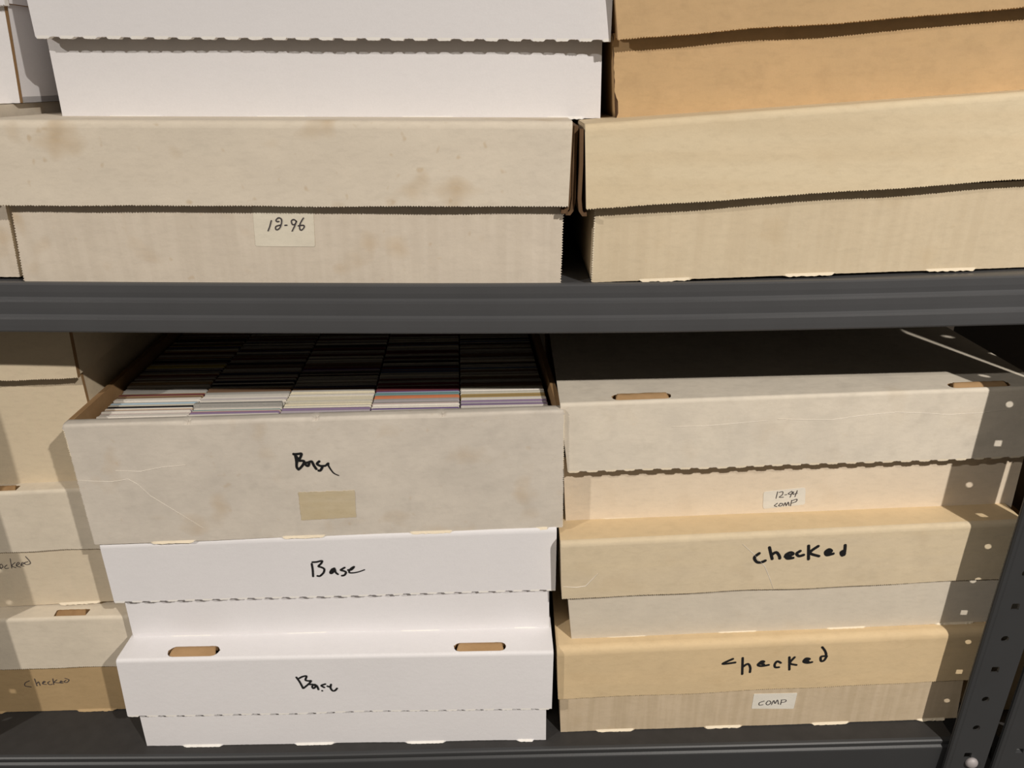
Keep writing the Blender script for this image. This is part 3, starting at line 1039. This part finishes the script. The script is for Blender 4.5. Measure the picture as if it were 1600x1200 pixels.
crease(K['pl'], [[(1050, 667), (1100, 665), (1150, 661), (1200, 657)], [(1215, 655), (1260, 656), (1300, 656), (1340, 650), (1400, 644), (1440, 645), (1480, 648), (1530, 645), (1580, 640)]], K['lid'], 0.0005)
crease(L_['pl'], [[(880, 916), (900, 917), (915, 915), (925, 905), (935, 895)], [(1160, 850), (1178, 866), (1195, 885), (1203, 905), (1208, 920)]], L_['lid'], 0.0007)

# ------------------------------------------------------------------ trading cards in the open box
pg = G['pb']
EX = (pg.TR - pg.TL).normalized()
RIM_Z = (pg.TL.z + pg.TR.z) / 2
CARD_W, CARD_H = 0.0635, 0.0885
DROP = 0.0105
INNER0, INNER1 = 0.0075, pg.W - 0.0075
PITCH = (INNER1 - INNER0) / 5
CW = PITCH - 0.0013
CARD_MATS = {}


def card_mat(name, col, rough=0.45):
    v = random.choice((0.86, 0.94, 1.0, 1.05))
    k = 'card_%s_%d' % (name, int(v * 100))
    return plain(k, tuple(min(0.84, x * v) for x in col), rough, 0.35, 0.18, 220)


PAL = {
    'white': (0.77, 0.72, 0.65), 'cream': (0.78, 0.71, 0.55), 'ivory': (0.70, 0.66, 0.56), 'grey': (0.42, 0.40, 0.37), 'purple': (0.30, 0.22, 0.34),
    'violet': (0.14, 0.08, 0.24), 'lilac': (0.47, 0.42, 0.45), 'red': (0.50, 0.09, 0.10), 'maroon': (0.16, 0.045, 0.05), 'orange': (0.72, 0.27, 0.13),
    'teal': (0.16, 0.28, 0.28), 'blue': (0.09, 0.14, 0.28), 'sky': (0.45, 0.58, 0.66), 'black': (0.02, 0.02, 0.025), 'gold': (0.42, 0.30, 0.13),
    'brown': (0.17, 0.10, 0.06), 'tan': (0.45, 0.31, 0.17), 'navy': (0.05, 0.05, 0.10), 'yellow': (0.55, 0.47, 0.14), 'pink': (0.60, 0.44, 0.42),
}
WORDS = {'white': 'white-edged', 'cream': 'cream-edged', 'ivory': 'ivory-edged', 'grey': 'grey-edged', 'purple': 'dull purple-edged', 'violet': 'dark violet-edged',
         'lilac': 'lilac-edged', 'red': 'red-edged', 'maroon': 'maroon-edged', 'orange': 'orange-edged', 'teal': 'teal-edged', 'blue': 'blue-edged', 'sky': 'sky-blue-edged',
         'black': 'black-edged', 'gold': 'gold-edged', 'brown': 'brown-edged', 'tan': 'tan-edged', 'navy': 'navy-edged', 'yellow': 'yellow-edged', 'pink': 'pinkish-edged'}
ROWN = ['first', 'second', 'third', 'fourth', 'fifth']


def card_outline(w, h, r=0.003, seg=3):
    pts = []
    for cx, cz, a0 in ((w / 2 - r, r, -90), (w / 2 - r, h - r, 0), (-w / 2 + r, h - r, 90), (-w / 2 + r, r, 180)):
        for k in range(seg + 1):
            a = math.radians(a0 + 90 * k / seg)
            pts.append((cx + r * math.cos(a), cz + r * math.sin(a)))
    return pts


def add_card(bm, thick, mat=0, w=None, h=CARD_H, M=None):
    pts = card_outline(w or CW, h, 0.0012)
    f = [bm.verts.new((x, -thick / 2, z)) for x, z in pts]
    b = [bm.verts.new((x, thick / 2, z)) for x, z in pts]
    fs = [bm.faces.new(f), bm.faces.new(list(reversed(b)))]
    for i in range(len(pts)):
        j = (i + 1) % len(pts)
        fs.append(bm.faces.new((f[i], b[i], b[j], f[j])))
    for q in fs:
        q.material_index = mat
    if M is not None:
        for v in f + b:
            v.co = M(v.co)


MESHES = {}


def card_mesh(col, thick):
    k = (col, round(thick * 1e5), random.randint(0, 3))
    if k not in MESHES:
        bm = bmesh.new()
        add_card(bm, thick)
        bmesh.ops.recalc_face_normals(bm, faces=bm.faces)
        me = bpy.data.meshes.new('trading_card')
        bm.to_mesh(me)
        bm.free()
        me.materials.append(card_mat(col, PAL[col]))
        MESHES[k] = me
    return MESHES[k]


YAW = math.atan2(EX.y, EX.x)
# runs of cards, front to back: (colour, count, thickness in mm)
ROWS = [
    [('white', 6, .9), ('pink', 1, .8), ('white', 4, .9), ('purple', 1, .8), ('white', 2, .9), ('purple', 1, .8), ('tan', 1, .7), ('white', 3, .9), ('black', 3, 1.1),
     ('yellow', 1, .9), ('ivory', 2, .9), ('sky', 3, .9), ('white', 7, .9), ('ivory', 3, .8), ('brown', 1, .9), ('tan', 3, 1.0), ('maroon', 3, .9), ('tan', 3, .9), ('grey', 6, .9), ('tan', 2, .9), ('grey', 6, .9)],
    [('white', 2, .9), ('purple', 2, .8), ('red', 1, .9), ('pink', 1, .8), ('ivory', 3, .9), ('teal', 1, .9), ('white', 3, .9), ('CASE', 1, 3.6), ('white', 14, .9), ('lilac', 2, .8),
     ('white', 9, .9), ('grey', 4, .9), ('brown', 8, .9), ('tan', 2, .9), ('grey', 5, .9), ('black', 2, .9)],
    [('lilac', 3, .8), ('purple', 7, .8), ('ivory', 3, .9), ('cream', 9, .9), ('ivory', 3, .8), ('cream', 9, .9), ('white', 4, .9), ('cream', 6, .8), ('grey', 4, .9), ('brown', 5, .9), ('navy', 4, .9), ('grey', 3, .9)],
    [('white', 1, .8), ('violet', 2, .9), ('lilac', 1, .8), ('white', 7, .9), ('pink', 2, .8), ('grey', 3, .8), ('lilac', 2, .8), ('blue', 2, .8), ('grey', 2, .8), ('lilac', 1, .8), ('orange', 5, 1.0), ('pink', 1, .8),
     ('teal', 5, .9), ('sky', 1, .8), ('lilac', 3, .8), ('violet', 2, .8), ('maroon', 9, .9), ('grey', 2, .9), ('maroon', 4, .9), ('grey', 5, .9)],
    [('white', 3, .9), ('purple', 2, .8), ('violet', 2, .8), ('lilac', 4, .8), ('purple', 3, .8), ('white', 5, 1.0), ('gold', 9, .8), ('ivory', 5, .8), ('white', 4, .9), ('violet', 1, .8), ('ivory', 5, .9),
     ('grey', 3, .9), ('tan', 3, .9), ('brown', 4, .8), ('grey', 7, .9)],
]
START = 0.0335
row_end = []
M_CASE, nt, bs_ = nodes_of('clear_plastic_case')
bs_.inputs['Base Color'].default_value = (0.62, 0.60, 0.56, 1)
bs_.inputs['Roughness'].default_value = 0.12
bs_.inputs['Transmission Weight'].default_value = 0.55
bs_.inputs['IOR'].default_value = 1.35


def card_place(row, w, jitter=True):
    uc = INNER0 + PITCH * (row + 0.5)
    p = pg.TL + EX * uc + pg.D * w
    return p


for row in range(5):
    w = START + random.uniform(0, 0.001)
    cnt = 0
    for col, num, th in ROWS[row]:
        for i in range(num):
            if cnt >= 60:
                break
            th_i = th / 1000.0
            top = RIM_Z - DROP + random.uniform(-0.0009, 0.0007) + (pg.TR.z - pg.TL.z) * ((row + .5) / 5 - .5)
            p = card_place(row, w + th_i / 2)
            shift = random.uniform(-0.0004, 0.0004)
            rot = YAW + (0.0 if row else 0.006) + random.choice((0, 0, 0, 0.004, -0.004)) + random.uniform(-0.0015, 0.0015)
            loc = Vector((p.x + EX.x * shift, p.y + EX.y * shift, top - CARD_H))
            if col == 'CASE':
                o = thing('trading_card', loc, 'card in a clear plastic case near the front of the second row', 'trading card')
                o.rotation_euler = (0, 0, rot)
                bm = bmesh.new()
                add_card(bm, th_i, w=CW, h=CARD_H + 0.0035)
                me = bpy.data.meshes.new('plastic_case')
                bmesh.ops.recalc_face_normals(bm, faces=bm.faces)
                bm.to_mesh(me)
                bm.free()
                me.materials.append(M_CASE)
                c = bpy.data.objects.new('plastic_case', me)
                c.parent = o
                COL.objects.link(c)
            else:
                o = bpy.data.objects.new('trading_card', card_mesh(col, th_i))
                o.location = loc
                o.rotation_euler = (0, 0, rot)
                o['label'] = f'{WORDS[col]} trading card in the {ROWN[row]} row from the left of the open box'
                o['category'] = 'trading card'
                o['group'] = f'{WORDS[col]} cards of the {ROWN[row]} row'
                COL.objects.link(o)
            w += th_i + random.choice((0.00005, 0.00005, 0.00012, 0.0003))
            cnt += 1
    row_end.append(w)

# the hundreds of cards behind them, in the shade of the shelf, and the few hidden under the front rim
bm = bmesh.new()
names = list(PAL)
slot = {c: i for i, c in enumerate(names)}
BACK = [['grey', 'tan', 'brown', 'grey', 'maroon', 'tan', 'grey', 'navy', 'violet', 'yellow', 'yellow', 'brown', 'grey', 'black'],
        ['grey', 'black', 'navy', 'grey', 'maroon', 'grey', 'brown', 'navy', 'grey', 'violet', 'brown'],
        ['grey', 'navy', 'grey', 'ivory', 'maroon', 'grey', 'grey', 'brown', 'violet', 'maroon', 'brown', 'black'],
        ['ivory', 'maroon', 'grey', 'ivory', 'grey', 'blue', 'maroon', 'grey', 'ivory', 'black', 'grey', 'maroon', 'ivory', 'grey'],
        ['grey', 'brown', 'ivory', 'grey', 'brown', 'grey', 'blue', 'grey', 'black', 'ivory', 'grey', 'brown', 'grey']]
for row in range(5):
    w = row_end[row] + 0.0002
    k = 0
    left = 0
    col = 'grey'
    while w < pg.L - 0.012:
        if left <= 0:
            col = BACK[row][k % len(BACK[row])]
            k += 1
            left = random.randint(2, 8)
        th = random.choice((0.0007, 0.0009, 0.0011))
        top = RIM_Z - DROP + random.uniform(-0.0008, 0.0008)
        p = card_place(row, w + th / 2)
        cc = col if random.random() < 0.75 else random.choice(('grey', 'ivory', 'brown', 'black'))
        ca, sa = math.cos(YAW), math.sin(YAW)
        add_card(bm, th, slot[cc], M=lambda v, p=p, top=top, ca=ca, sa=sa: Vector((p.x + v.x * ca - v.y * sa, p.y + v.x * sa + v.y * ca, top - CARD_H + v.z)))
        w += th + 0.00005
        left -= 1
stuff = link_mesh('trading_cards', bm, [card_mat(c, PAL[c]) for c in names])
stuff['label'] = 'densely packed trading cards filling the shaded back of the open box'
stuff['category'] = 'trading cards'
stuff['kind'] = 'stuff'
